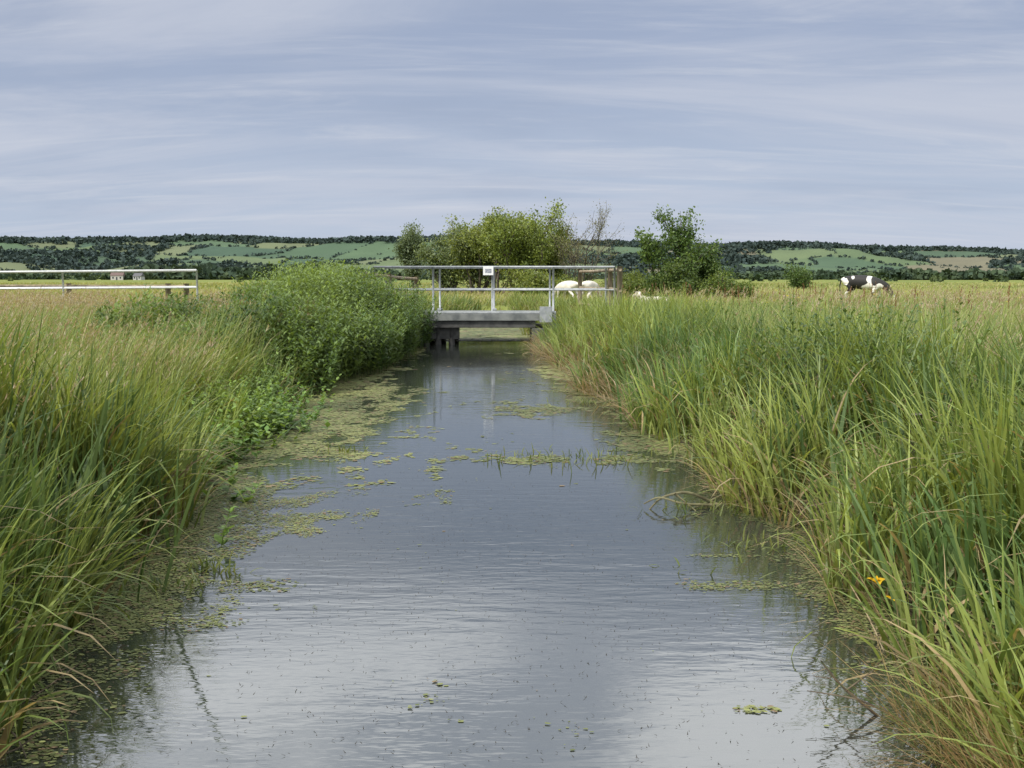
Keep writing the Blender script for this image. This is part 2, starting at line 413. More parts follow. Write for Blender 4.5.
x, y, d = sample(1, 4, 28, 3.5, .3, 7)
herbs(A, x, y, rng.uniform(.6, 1.0, len(x)), 16, .1, .04, (.05, .1, .022), (.12, .18, .04))
N = 700
y = rng.normal(10.6, 1.3, N); x = XL(y)+rng.normal(-.15, .3, N)
herbs(A, x, y, rng.uniform(.2, .6, N), 14, .09, .07, (.07, .145, .025), (.16, .24, .045), lean=.9)
N = 220
x, y = rng.normal(3.1, .45, N), rng.normal(9.5, .9, N)
herbs(A, x, y, rng.uniform(.8, 1.25, N), 20, .09, .045, (.045, .085, .022), (.1, .15, .035))
A.build('bank_herbs', M_leaf)
A = Acc()
for (sx_, y0, y1, dn, dl) in ((1, 2.5, 9, 120, .6), (1, 12, 25, 220, 1.1), (-1, 3, 9, 30, .3)):
    x, y, d = sample(sx_, y0, y1, dn, -.25, dl)
    N = len(x); P = np.stack([x, y, np.maximum(ground_z(x, y), -.02)], 1)
    c = mixc((.3, .2, .1), (.42, .35, .2), rng.random(N))*rng.uniform(.5, 1, N)[:, None]
    blades(A, P, rng.uniform(.3, .7, N), .008 if y1 < 12 else .014, (PI if sx_ > 0 else 0)+rng.normal(0, .9, N), rng.uniform(.2, 1.2, N), rng.uniform(.3, 1.5, N), 4, c, c)
N = 2400
x = rng.uniform(1.45, 2.5, N); y = rng.uniform(2.7, 3.65, N); P = np.stack([x, y, np.full(N, .02)+.1*(x-1.5)], 1)
c = mixc((.28, .16, .07), (.36, .3, .12), rng.random(N)); c = np.where((rng.random(N) < .35)[:, None], np.array([.12, .19, .04]), c)
blades(A, P, rng.uniform(.2, .5, N), .004, PI+rng.normal(0, .9, N), rng.uniform(.3, 1.1, N), rng.uniform(0, 1.2, N), 5, c*.6, c)
A.build('dead_grass', M_leaf)

# ------------------------------------------------------------------ duckweed
def weed_mask(x, y):
    dl = x-XL(y); dr = XR(y)-x
    nz = fbm(x*1.5, y*.8, 21, 4); nf = fbm(x*6, y*5, 22, 3)
    wl = np.interp(y, [2, 4, 5, 7, 8, 11, 15, 20, 27], [.3, .5, .55, .75, .85, .95, .85, .45, .2])
    wr = np.interp(y, [2, 5, 8, 11, 15, 20, 27], [.15, .4, .45, .6, .5, .35, .2])
    ml = np.clip(1.2-dl/(wl*(.75+.9*vnoise(y*.45, y*0, 40))+.15)*.75, 0, 1)
    mr_ = np.clip(1.1-dr/(wr*(.55+.9*vnoise(y*.5, y*0, 41))+.15)*.75, 0, 1)
    m = np.maximum(ml, mr_)
    for (bx, by, rx, ry, s) in ((.6, 12.6, .7, .7, .72), (1.1, 14.2, .35, 1., .75), (.3, 9.3, .7, .28, .58), (1.1, 9.3, .6, .45, .8), (1.3, 5.4, .4, .16, .92), (1.25, 6.0, .35, .07, .8), (1.0, 3.8, .14, .04, .8), (-1.8, 5.5, .4, .4, .74), (-1.9, 9.6, .5, .5, .7), (-1.8, 13, .5, 1.1, .6)):
        m = np.maximum(m, s*np.exp(-((x-bx)/rx)**2-((y-by)/ry)**2)*1.2)
    m = np.where(y > 27, 1, m)
    v = m*1.12+(nz-.5)*1.6+(nf-.5)*1.2
    return sstep(.47, 1.0, v)
A = Acc()
def weed(y0, y1, N, r0, r1):
    y = rng.uniform(y0, y1, N); x = rng.uniform(-3.5, 2.4, N)
    ok = (x > XL(y)-.3) & (x < XR(y)+.3)
    x, y = x[ok], y[ok]; k = rng.random(len(x)) < weed_mask(x, y)*.9+.0003; x, y = x[k], y[k]
    N = len(x); a = np.linspace(0, 2*PI, 7)[:-1]
    r = (r0+(r1-r0)*rng.random(N)**2)[:, None]*rng.uniform(.6, 1.25, (N, 6))
    V = np.stack([x[:, None]+r*np.cos(a)*1.3, y[:, None]+r*np.sin(a)*rng.uniform(.6, 1, N)[:, None], np.broadcast_to(rng.uniform(.001, .006, N)[:, None], r.shape)], -1)
    b = (np.arange(N)*6)[:, None]
    F = np.concatenate([b+np.array([[0, 1, 2, 3]]), b+np.array([[0, 3, 4, 5]])])
    pat = fbm(x*.9, y*.6, 66)
    c = mixc((.09, .11, .04), (.22, .24, .08), np.clip(pat*1.8-.4+rng.normal(0, .25, N), 0, 1))
    c = np.where((rng.random(N) < .14)[:, None], np.array([.18, .13, .07]), c)
    A.add(V, F, np.repeat(c[:, None], 6, 1))
weed(2, 8, 400000, .003, .012); weed(8, 16, 180000, .007, .027); weed(16, 28, 70000, .02, .05); weed(28, 42, 22000, .05, .12)
A.build('duckweed', M_weed)
A = Acc()
N = 3200
y = 2.6+rng.gamma(1.8, 1.8, N); x = rng.uniform(-2.2, 1.9, N)
blades(A, np.stack([x, y, np.full(N, .003)], 1), rng.uniform(.006, .02, N), .006, rng.uniform(0, 6.3, N), np.full(N, 1.2), np.zeros(N), 1, (.03, .025, .015), (.04, .03, .02))
A.build('floating_debris', M_leaf)
A = Acc()
for (bx, by, rr, N) in ((.4, 9.3, .45, 90), (1.1, 9.3, .5, 90), (1.2, 13.5, .25, 60), (-1.8, 5.7, .1, 70), (-1.7, 9.7, .15, 60), (-1.9, 5.35, .12, 50), (1.2, 5.7, .25, 8), (1.45, 7.2, .2, 80), (1.6, 6.2, .15, 50)):
    x = rng.normal(bx, rr, N); y = rng.normal(by, rr*.6, N)
    c = mixc((.06, .1, .02), (.18, .2, .05), rng.random(N))
    blades(A, np.stack([x, y, np.zeros(N)], 1), rng.uniform(.03, .14, N), .012, rng.uniform(0, 6.3, N), rng.uniform(0, 1.2, N), rng.uniform(0, 1.6, N), 4, c, c)
A.build('water_plants', M_leaf)

# ------------------------------------------------------------------ tubes / boxes
def tube(acc, pts, rad, c=(.1, .08, .06), k=7):
    pts = np.asarray(pts, float); n_ = len(pts)
    rad = np.broadcast_to(rad, (n_,))
    T = np.gradient(pts, axis=0); T /= np.linalg.norm(T, axis=1)[:, None]+1e-9
    ref = np.array([0, 0, 1.]) if abs(T[0, 2]) < .8 else np.array([1., 0, 0])
    U = np.cross(T, ref); U /= np.linalg.norm(U, axis=1)[:, None]+1e-9
    Wv = np.cross(T, U)
    a = np.arange(k)*2*PI/k
    V = pts[:, None]+rad[:, None, None]*(np.cos(a)[None, :, None]*U[:, None]+np.sin(a)[None, :, None]*Wv[:, None])
    V = np.concatenate([V.reshape(-1, 3), pts[:1], pts[-1:]])
    i = np.arange(n_-1)[:, None]*k; j = np.arange(k)[None]; j2 = (j+1) % k
    F = np.stack([i+j, i+j2, i+k+j2, i+k+j], -1).reshape(-1, 4)
    acc.add(V, F, np.broadcast_to(c, (n_*k+2, 3)))
    b = acc.n-(n_*k+2); jj = np.arange(k); e = (n_-1)*k
    caps = np.concatenate([np.stack([jj, (jj+1) % k, jj*0+n_*k], -1), np.stack([e+(jj+1) % k, e+jj, jj*0+n_*k+1], -1)])
    acc.f3.append(caps+b)

def tube_ob(name, segs, mat, parent=None, k=10):
    a = Acc()
    for pts, r in segs: tube(a, pts, r, k=k)
    return a.build(name, mat, parent, smooth=(k > 8))

def box(name, lo, hi, mat, parent=None, bev=.01):
    x0, y0, z0 = lo; x1, y1, z1 = hi
    cx = ((x0+x1)/2, (y0+y1)/2, (z0+z1)/2)
    v = [(x-cx[0], y-cx[1], z-cx[2]) for z in (z0, z1) for y in (y0, y1) for x in (x0, x1)]
    f = [(0, 2, 3, 1), (4, 5, 7, 6), (0, 1, 5, 4), (2, 6, 7, 3), (0, 4, 6, 2), (1, 3, 7, 5)]
    me = bpy.data.meshes.new(name); me.from_pydata(v, [], f); me.materials.append(mat)
    ob = bpy.data.objects.new(name, me); scene.collection.objects.link(ob); ob.location = cx
    if bev:
        b = ob.modifiers.new('b', 'BEVEL'); b.width = bev; b.segments = 2
    if parent: ob.parent = parent
    return ob

# ------------------------------------------------------------------ footbridge
BY = 25.4
B = empty('footbridge')
px = lambda u, Yd: (u-512)*Yd/1000.0*1.0
box('deck', (-2.75, BY, .62), (1.12, BY+2.6, .80), M_conc, B)
box('front_beam', (-2.3, BY+.06, .44), (.6, BY+.22, .617), M_beam, B)
box('rear_beam', (-2.3, BY+2.3, .44), (.6, BY+2.5, .617), M_beam, B)
box('middle_beam', (-2.3, BY+1.2, .46), (.6, BY+1.4, .617), M_beam, B)
box('abutment_right', (.5, BY-.12, -.3), (1.3, BY+2.7, .43), M_beam, B, .02)
box('abutment_left', (-3.0, BY+.02, -.3), (-2.45, BY+2.7, .43), M_beam, B, .02)
for i, xx_ in enumerate((-2.2, -1.9, -1.55)):
    tube_ob('pile_%d' % i, [([(xx_, BY+.3, -.4), (xx_, BY+.3, .44)], .085)], M_beam, B)
    tube_ob('rear_pile_%d' % i, [([(xx_, BY+2.2, -.4), (xx_, BY+2.2, .44)], .085)], M_beam, B)
box('pile_cap', (-2.35, BY+.23, .14), (-1.35, BY+.4, .435), M_beam, B)
box('kerb_front', (-2.75, BY+.02, .802), (1.12, BY+.1, .845), M_galv, B)
box('end_plate', (.7, BY-.03, .58), (1.02, BY-.004, .98), M_galv, B, .004)
for yr, tag in ((BY+.1, 'front'), (BY+2.45, 'rear')):
    zt = 1.98
    for i, xp in enumerate((-3.5, -2.0, -.5, 1.05, 2.6)):
        zb = .3 if i in (0, 4) else .8
        tube_ob('%s_post_%d' % (tag, i), [([(xp, yr, zb), (xp, yr, zt)], .028)], M_galv, B)
        if 0 < i < 4:
            box('%s_foot_%d' % (tag, i), (xp-.07, yr-.07, .803), (xp+.07, yr+.07, .86), M_galv, B, .004)
    tube_ob(tag+'_top_rail', [([(-3.5, yr, zt), (2.6, yr, zt)], .026)], M_galv, B)
    tube_ob(tag+'_mid_rail', [([(-3.5, yr, 1.4), (2.6, yr, 1.4)], .022)], M_galv, B)
sg = empty('notice_sign', (-.6, BY+.03, 1.88))
box('plate', (-.13, -.012, -.11), (.13, 0, .11), M_white, sg, .004)
box('panel_text', (-.08, -.016, -.05), (.08, -.0135, .05), simple_mat('sign_print', (.1, .12, .2), (.5, .5, .5), 40, .6), sg, 0)

def rail_fence(name, pts, h, nr, mat, pr=.06, rr=.035, base=None):
    E = empty(name)
    for i, (x, y) in enumerate(pts):
        z = float(ground_z(x, y))
        tube_ob('post_%d' % i, [([(x, y, z-.2), (x, y, z+h+.08)], pr), ], mat, E, 8)
        if i:
            x0, y0 = pts[i-1]; z0 = float(ground_z(x0, y0))
            for k in range(nr):
                t = (k+1)/nr
                tube_ob('rail_%d_%d' % (i, k), [([(x0, y0-pr, z0+h*t), ((x0+x)/2, (y0+y)/2-pr, (z0+z)/2+h*t-.01), (x, y-pr, z+h*t)], rr)], mat, E, 6)
    return E
rail_fence('timber_fence', [(2.7, 25.2), (2.75, 28.2), (2.2, 32.5)], 1.55, 3, M_timber, .07, .05)
rail_fence('timber_fence', [(-3.75, 25.2), (-3.45, 28.2), (-3.0, 31.5)], 1.5, 3, M_timber, .07, .05)
rail_fence('timber_fence', [(-22, 33), (-19, 33.2), (-14.6, 33.1), (-11.3, 33), (-10.7, 33)], 1.1, 2, M_timber, .09, .045)
R = empty('metal_railing')
pts = [-24, -20.5, -17, -13.4, -9.4]
for yr, nm in ((30, 'a'), (32.4, 'b')):
    for i, x in enumerate(pts):
        x2 = x*yr/30
        tube_ob('post_%s%d' % (nm, i), [([(x2, yr, .1), (x2, yr, 1.80+.13*(x+24)/14.6)], .03)], M_galv2, R)
    k = yr/30
    tube_ob('top_rail_'+nm, [([(-24*k, yr, 1.80), (-9.4*k, yr, 1.93)], .035)], M_galv2, R)
    tube_ob('mid_rail_'+nm, [([(-24*k, yr, 1.32), (-9.4*k, yr, 1.42)], .028)], M_galv2, R)

tube_ob('wooden_stake', [([(2.66, 6.35, 0), (2.6, 6.33, .4), (2.57, 6.3, .84)], (.05, .045, .036))], M_stake, None, 7)
def bentstems(name, lst, mat=M_twig):
    a = Acc()
    for pts, r in lst:
        p_ = np.array(pts, float); t = np.linspace(0, len(p_)-1, 4*len(p_))
        q = np.stack([np.interp(t, np.arange(len(p_)), p_[:, k]) for k in range(3)], 1)
        for _ in range(3): q[1:-1] = (q[:-2]+2*q[1:-1]+q[2:])/4
        tube(a, q, np.linspace(r, r*.4, len(q)), (.28, .22, .1), 5)
    return a.build(name, mat, smooth=True)
bentstems('dead_branch', [([(1.55, 7.4, .0), (1.3, 7.3, .13), (1.1, 7.3, .08), (1.0, 7.25, -.02)], .014), ([(1.5, 7.3, .02), (1.25, 7.2, .05), (1.08, 7.25, .1), (.98, 7.3, .03)], .012), ([(1.2, 7.25, .12), (1.35, 7.2, .0)], .01), ([(1.6, 7.5, .05), (1.3, 7.2, .0)], .01)], simple_mat('dead_stem', (.09, .08, .04), (.17, .16, .08), 10))
bentstems('dead_branch', [([(1.45, 3.75, -.02), (1.28, 3.75, .12), (1.2, 3.75, .22)], .007), ([(1.3, 3.75, .1), (1.4, 3.72, .2)], .005), ([(1.5, 3.7, 0), (1.35, 3.72, .08), (1.15, 3.75, .1)], .005), ([(1.24, 3.75, .15), (1.17, 3.75, .16)], .003)])
bentstems('dead_branch', [([(-2.2, 3.6, .0), (-1.85, 3.55, .1), (-1.6, 3.6, .28)], .005), ([(-2.1, 3.3, .0), (-1.75, 3.4, .02), (-1.65, 3.45, .15)], .005), ([(-2.1, 3.5, .05), (-1.8, 3.45, .1), (-1.72, 3.4, -.02)], .005)])

def flower(name, loc, col, r, npet, stem=.4, droop=.9):
    E = empty(name, loc)
    a = Acc()
    for ring, (tl, bd, s) in enumerate(((.6, 2.0*droop, 1), (.15, .5, .6))):
        az = np.arange(npet)*2*PI/npet+ring*1.0+.4
        blades(a, np.tile([[0, 0, 0.]], (npet, 1)), r*s, r*.55*s, az, np.full(npet, tl), np.full(npet, bd), 5, np.array(col)*.9, np.array(col), tw=np.zeros(npet), prof='leaf')
    a.build('petals', M_flower, E)
    a = Acc(); tube(a, [(0.02, 0, -stem), (.01, 0, -stem/2), (0, 0, 0)], (.006, .005, .007), (.08, .13, .03), 6); a.build('stem', M_leaf, E)
for (fx, fy, fz, fr_) in ((1.80, 4.8, .20, .07), (1.85, 4.73, .14, .05)):
    flower('yellow_iris', (fx, fy, fz), (.75, .48, .02), fr_, 3, fz+.15)
flower('white_flower', (-2.2, 4.7, .14), (.8, .8, .76), .04, 6, .2)
E = Acc()
N = 90
x = rng.uniform(2, 22, N); y = rng.uniform(14, 45, N)
P = np.stack([x, y, ground_z(x, y)+rng.uniform(.6, .85, N)], 1)
for k in range(5):
    blades(E, P, .05, .04, np.full(N, k*1.256), np.full(N, 1.2), np.zeros(N), 1, (.7, .55, .03), (.7, .55, .03))
E.build('yellow_meadow_flowers', M_flower)
E = Acc(); N = 300
x = np.concatenate([rng.uniform(8, 22, N-60), rng.uniform(3, 9, 60)]); y = rng.uniform(24, 46, N)
k = fbm(x*.3, y*.3, 5) > .5; x = x[k]; y = y[k]; N = len(x)
P = np.stack([x, y, ground_z(x, y)], 1)
C = blades(E, P, rng.uniform(.75, 1.2, N), .015, rng.uniform(0, 6, N), rng.uniform(0, .15, N), np.full(N, .1), 4, (.2, .1, .05), (.2, .09, .05), prof='stem')
for k in range(26):
    t = rng.random(N)[:, None]; Bp = C[:, 2]*(1-t)+C[:, 4]*t
    blades(E, Bp, .06, .03, rng.uniform(0, 6.3, N), rng.uniform(.2, .9, N), np.zeros(N), 1, (.2, .085, .045), (.24, .12, .06))
E.build('dock_plants', M_leaf)

# ------------------------------------------------------------------ trees
def leafcards(acc, C, size, cols, asp=.55):
    N = len(C)
    a = rng.normal(size=(N, 3)); a /= np.linalg.norm(a, axis=1)[:, None]
    b = np.cross(a, rng.normal(size=(N, 3))); b /= np.linalg.norm(b, axis=1)[:, None]
    s = (size*rng.uniform(.6, 1.4, N))[:, None]
    V = np.stack([C-a*s*.5, C+b*s*asp*.5, C+a*s*.5, C-b*s*asp*.5], 1)
    F = np.arange(N*4).reshape(-1, 4)
    acc.add(V, F, np.repeat(cols[:, None], 4, 1))

def tree(name, loc, H, R, c1, c2, seed, nstem=3, nleaf=26, leaf=.14, spread=.5, up=.5, clump=.28, depth=4, low=.1, trunk_r=.1, sparse=1.0):
    r_ = np.random.default_rng(seed)
    E = empty(name, loc); T = Acc(); tips = []
    def grow(p, d, L, rad, dep):
        n_ = 4; pts = [p]; q = p.copy(); dd = d.copy()
        for i in range(n_):
            dd = dd + r_.normal(0, .12, 3)+np.array([0, 0, up*.12]); dd /= np.linalg.norm(dd)
            q = q+dd*L/n_; pts.append(q.copy())
            if dep <= 2: tips.append((q.copy(), dep))
        tube(T, pts, np.linspace(rad, rad*.6, n_+1), (.1, .08, .06), 6 if dep > 1 else 4)
        if dep == 0: return
        nb = 3 if dep > 1 else 4
        for k in range(nb):
            j = r_.integers(1, n_+1)
            nd = dd+r_.normal(0, spread, 3)*np.array([1, 1, .7]); nd[2] = abs(nd[2])*.6+up*.4; nd /= np.linalg.norm(nd)
            grow(pts[j], nd, L*r_.uniform(.55, .8), rad*.55, dep-1)
    for s in range(nstem):
        a = s*2*PI/nstem+r_.uniform(0, 1)
        d0 = np.array([math.cos(a)*spread*.6, math.sin(a)*spread*.6, 1.0]); d0 /= np.linalg.norm(d0)
        grow(np.array([math.cos(a)*.12*nstem/3, math.sin(a)*.12*nstem/3, -.2]), d0, H*.42, trunk_r, depth-1)
    P = np.array([t[0] for t in tips])
    hx = np.percentile(np.abs(P[:, 0]), 96); hz = P[:, 2].max()
    sc = np.array([R/max(hx, .1), R/max(hx, .1), H/hz])
    P = P*sc
    for i in range(len(T.v)): T.v[i] = T.v[i]*sc
    P = P[P[:, 2] > H*low]
    keep = r_.random(len(P)) < sparse; P = P[keep]
    A_ = Acc()
    cl = r_.random(len(P))
    m_ = max(1, nleaf)
    C = np.repeat(P, m_, 0)+r_.normal(0, clump, (len(P)*m_, 3))*np.array([1, 1, .8])
    shade = np.clip(np.repeat(cl, m_)+r_.normal(0, .2, len(C)), 0, 1)
    cc = mixc(c1, c2, shade)*r_.uniform(.75, 1.25, len(C))[:, None]
    leafcards(A_, C, leaf, cc)
    T.build('trunk', M_bark, E, smooth=True); A_.build('crown', M_leaf, E)
    return E
def gz(x, y): return float(ground_z(x, y))
YG1, YG2 = (.1, .145, .03), (.25, .29, .06)
DG1, DG2 = (.04, .085, .02), (.13, .2, .04)
BG1, BG2 = (.09, .13, .065), (.17, .22, .11)
def put(u, Yd): return (px(u, Yd), Yd, .3)
tree('poplar_tree', put(416, 78), 5.4, 1.0, BG1, BG2, 33, 3, 24, .17, .18, 1.5, .25)
tree('willow_tree', put(450, 72), 5.3, 1.7, BG1, (.2, .25, .09), 5, 4, 20, .17, .4, .9, .3)
tree('willow_tree', put(476, 70), 5.5, 1.9, BG1, YG2, 61, 4, 22, .17, .4, .9, .3)
tree('willow_tree', put(498, 67), 5.7, 1.9, YG1, YG2, 6, 4, 22, .17, .45, .8, .3)
tree('willow_tree', put(520, 66), 6.2, 1.9, YG1, (.26, .32, .055), 7, 4, 22, .16, .45, .9, .3)
tree('willow_tree', put(545, 69), 5.6, 1.5, YG1, YG2, 8, 4, 20, .16, .45, .8, .28)
tree('bare_hawthorn', put(580, 64), 6.2, 1.9, (.12, .14, .07), (.24, .22, .12), 9, 4, 6, .09, .5, .7, .15, trunk_r=.05, sparse=.7)
tree('ash_tree', put(667, 56), 5.2, 1.4, DG1, DG2, 12, 2, 22, .17, .5, .8, .2, low=.12, trunk_r=.08, sparse=.65)
tree('hawthorn_bush', put(708, 58), 3.6, 1.05, DG1, DG2, 13, 3, 20, .13, .5, .5, .2)
tree('hawthorn_bush', put(676, 55), 2.3, 1.3, (.04, .08, .018), (.12, .17, .035), 14, 4, 20, .13, .6, .3, .22)
tree('hawthorn_bush', put(648, 58), 1.7, 1.0, (.07, .11, .02), (.18, .23, .045), 15, 4, 14, .12, .6, .3, .22)
tree('hawthorn_bush', put(722, 54), 1.7, 1.3, (.06, .11, .02), (.17, .22, .04), 16, 4, 14, .12, .6, .3, .22)
tree('hawthorn_bush', put(795, 95), 2.6, .9, DG1, DG2, 17, 4, 7, .16, .6, .3, .3)
tree('hawthorn_bush', put(622, 62), 1.6, .9, (.06, .09, .02), (.16, .2, .04), 18, 4, 14, .12, .6, .3, .22)
tree('hawthorn_bush', put(540, 62), 2.0, 1.8, YG1, YG2, 19, 4, 16, .14, .6, .3, .25)

# ------------------------------------------------------------------ distant tree masses
def blobs(acc, x, y, z, h, w_, c1, c2, nq=26, q=.3):
    N = len(x)
    u = rng.normal(size=(N, nq, 3)); u /= np.linalg.norm(u, axis=2)[..., None]
    rr = rng.uniform(.45, 1, (N, nq, 1))
    o_ = u*rr*np.stack([w_/2, w_/2, h/2], -1)[:, None]
    C = np.stack([x, y, z+h*.5], -1)[:, None]+o_
    C = C.reshape(-1, 3)
    t = rng.random(N)
    c = np.repeat(mixc(c1, c2, t), nq, 0)*rng.uniform(.8, 1.2, N*nq)[:, None]
    leafcards(acc, C, np.repeat(h, nq)*q*1.6, c, .9)
A = Acc()
for (y0, y1, N, h0, h1, xr, cA, cB) in ((1100, 1500, 1700, 6, 11, 1.0, (.042, .066, .053), (.075, .105, .07)), (650, 900, 330, 4, 7, .9, (.036, .06, .036), (.085, .115, .055)), (350, 500, 70, 2.5, 4.5, .8, (.04, .065, .03), (.1, .13, .05))):  # tree belt colours include painted distance haze, strongest in the farthest belt
    x = rng.uniform(-1, 1, N)*y1*xr; y = rng.uniform(y0, y1, N)
    row = np.round(y/70)*70+(x*.06) ; y = row+rng.normal(0, 3, N)
    k = fbm(x/130, y/130, 61) > .45
    x, y = x[k], y[k]; h = rng.uniform(h0, h1, len(x))
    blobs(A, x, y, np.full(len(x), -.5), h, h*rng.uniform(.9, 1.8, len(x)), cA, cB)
for (u0, u1, Yd, N, h0, h1) in ((130, 280, 800, 110, 7, 13), (880, 1040, 700, 80, 5, 9), (330, 410, 600, 60, 5, 8), (740, 860, 900, 60, 6, 9), (-60, 60, 900, 60, 5, 8)):
    x = px(rng.uniform(u0, u1, N), Yd); y = rng.normal(Yd, 20, N); h = rng.uniform(h0, h1, N)
    blobs(A, x, y, np.full(N, -.5), h, h*rng.uniform(.9, 1.5, N), (.04, .064, .042), (.07, .1, .055), 34)  # clump greens also carry painted haze
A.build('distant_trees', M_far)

# ------------------------------------------------------------------ hills
def ridge_h(x):
    a = x/2600*1000+512
    return np.interp(a, [-700, 0, 60, 100, 200, 260, 330, 450, 620, 700, 780, 850, 950, 1024, 1500], [33, 38, 36, 36, 39, 39, 36, 37, 35, 32, 33, 30, 30, 26, 24])*2.6
def hill_z(x, y):
    top = ridge_h(x)+(fbm(x/260, y*0, 71)-.5)*14
    s = .75*sstep(1650, 2650, y+(fbm(x/350, y/500, 72)-.5)*600)+.25*sstep(2200, 2650, y+(fbm(x/250, y/300, 74)-.5)*400)
    z = top*s+(fbm(x/200, y/200, 73)-.5)*44*np.clip(s*(1-s)*4, 0, 1)
    return z-1
hx = np.arange(-4200, 4201, 11.); hy = np.arange(1500, 3000, 11.)
X, Y = np.meshgrid(hx, hy); Z = hill_z(X, Y)
def cells(x, y):
    wx = x+(fbm(x/300, y/300, 81)-.5)*240; wy = y+(fbm(x/300, y/300, 82)-.5)*300+x*.12
    v = wy/170; iv = np.floor(v); u = wx/(180)+_hash(iv, iv*0, 4)*.9; iu = np.floor(u)
    bd = np.minimum(np.minimum(u-iu, 1-(u-iu))*180, np.minimum(v-iv, 1-(v-iv))*170)
    return iu, iv, bd
iu, iv, bd = cells(X, Y)
pal = np.array([(.07, .11, .05), (.105, .145, .055), (.055, .09, .045), (.14, .16, .07), (.165, .15, .085), (.085, .13, .055), (.065, .1, .045), (.12, .155, .06)])
ci = (_hash(iu, iv, 13)*7.99).astype(int)
C = pal[ci]*(.85+.3*fbm(X/40, Y/40, 15))[..., None]
C = C*.78+np.array([.012, .018, .028])  # aerial haze painted into the field colours: dimmed, with a blue offset
ha = Acc(); nx, ny = len(hx), len(hy)
ii = (np.arange(ny-1)[:, None]*nx+np.arange(nx-1)[None]).ravel()
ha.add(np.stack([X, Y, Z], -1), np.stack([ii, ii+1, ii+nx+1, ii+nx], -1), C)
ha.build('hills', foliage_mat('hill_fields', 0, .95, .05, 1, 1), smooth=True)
N = 120000
x = rng.uniform(-2400, 2400, N); y = rng.uniform(1600, 2950, N)
_, _, bd = cells(x, y)
wood = fbm(x/230, y/170, 90) > .58
ridge = (hill_z(x, y) > .88*ridge_h(x)) & (y > 2350) & (y < 2850)
p_ = np.where(bd < 5, .75, 0)+np.where(wood, .2, 0)+np.where(ridge, .24, 0)+.003
k = rng.random(N) < p_
x, y = x[k], y[k]; h = rng.uniform(5, 13, len(x))*np.where(ridge[k] | wood[k], 1.1, .58)
A = Acc()
blobs(A, x, y, hill_z(x, y)-1, h, h*rng.uniform(1.2, 2.2, len(x)), (.036, .055, .053), (.056, .08, .068), 12, .42)  # bluish tree greens have the distance haze painted in
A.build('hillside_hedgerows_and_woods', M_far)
print('hill trees', len(x))

# ------------------------------------------------------------------ far cottages
def cottage(loc, w_=7, d_=5, h=3, rz=0, wall=(.7, .68, .62), roof=(.25, .1, .07)):
    E = empty('cottage', loc, rz)
    mw = simple_mat('render_wall', wall, tuple(c*.9 for c in wall), 2, .9); mr_ = simple_mat('roof_tiles', roof, tuple(c*.7 for c in roof), 3, .9)
    md = simple_mat('window_glass', (.03, .04, .05), None, 1, .2)
    box('walls', (-w_/2, -d_/2, 0), (w_/2, d_/2, h), mw, E, 0)
    v = [(-w_/2-.3, -d_/2-.3, h), (w_/2+.3, -d_/2-.3, h), (w_/2+.3, d_/2+.3, h), (-w_/2-.3, d_/2+.3, h), (-w_/2-.3, 0, h+d_*.45), (w_/2+.3, 0, h+d_*.45)]
    me = bpy.data.meshes.new('roof'); me.from_pydata(v, [], [(0, 1, 5, 4), (2, 3, 4, 5), (0, 4, 3), (1, 2, 5), (0, 3, 2, 1)]); me.materials.append(mr_)
    ob = bpy.data.objects.new('roof', me); scene.collection.objects.link(ob); ob.parent = E
    box('chimney', (w_/2-1, -.4, h+d_*.3), (w_/2-.3, .4, h+d_*.45+1), mr_, E, 0)
    for i, xw in enumerate((-w_*.3, w_*.3)): box('window_%d' % i, (xw-.5, -d_/2-.05, 1), (xw+.5, -d_/2-.002, 2.2), md, E, 0)
    box('door', (-.45, -d_/2-.05, 0), (.45, -d_/2-.002, 2.1), md, E, 0)
cottage((px(120, 680), 680, .3), 8, 5, 3, .1, (.5, .48, .45), (.16, .11, .1))
cottage((px(141, 700), 700, .3), 6, 5, 2.6, -.2, (.45, .45, .44), (.12, .12, .13))

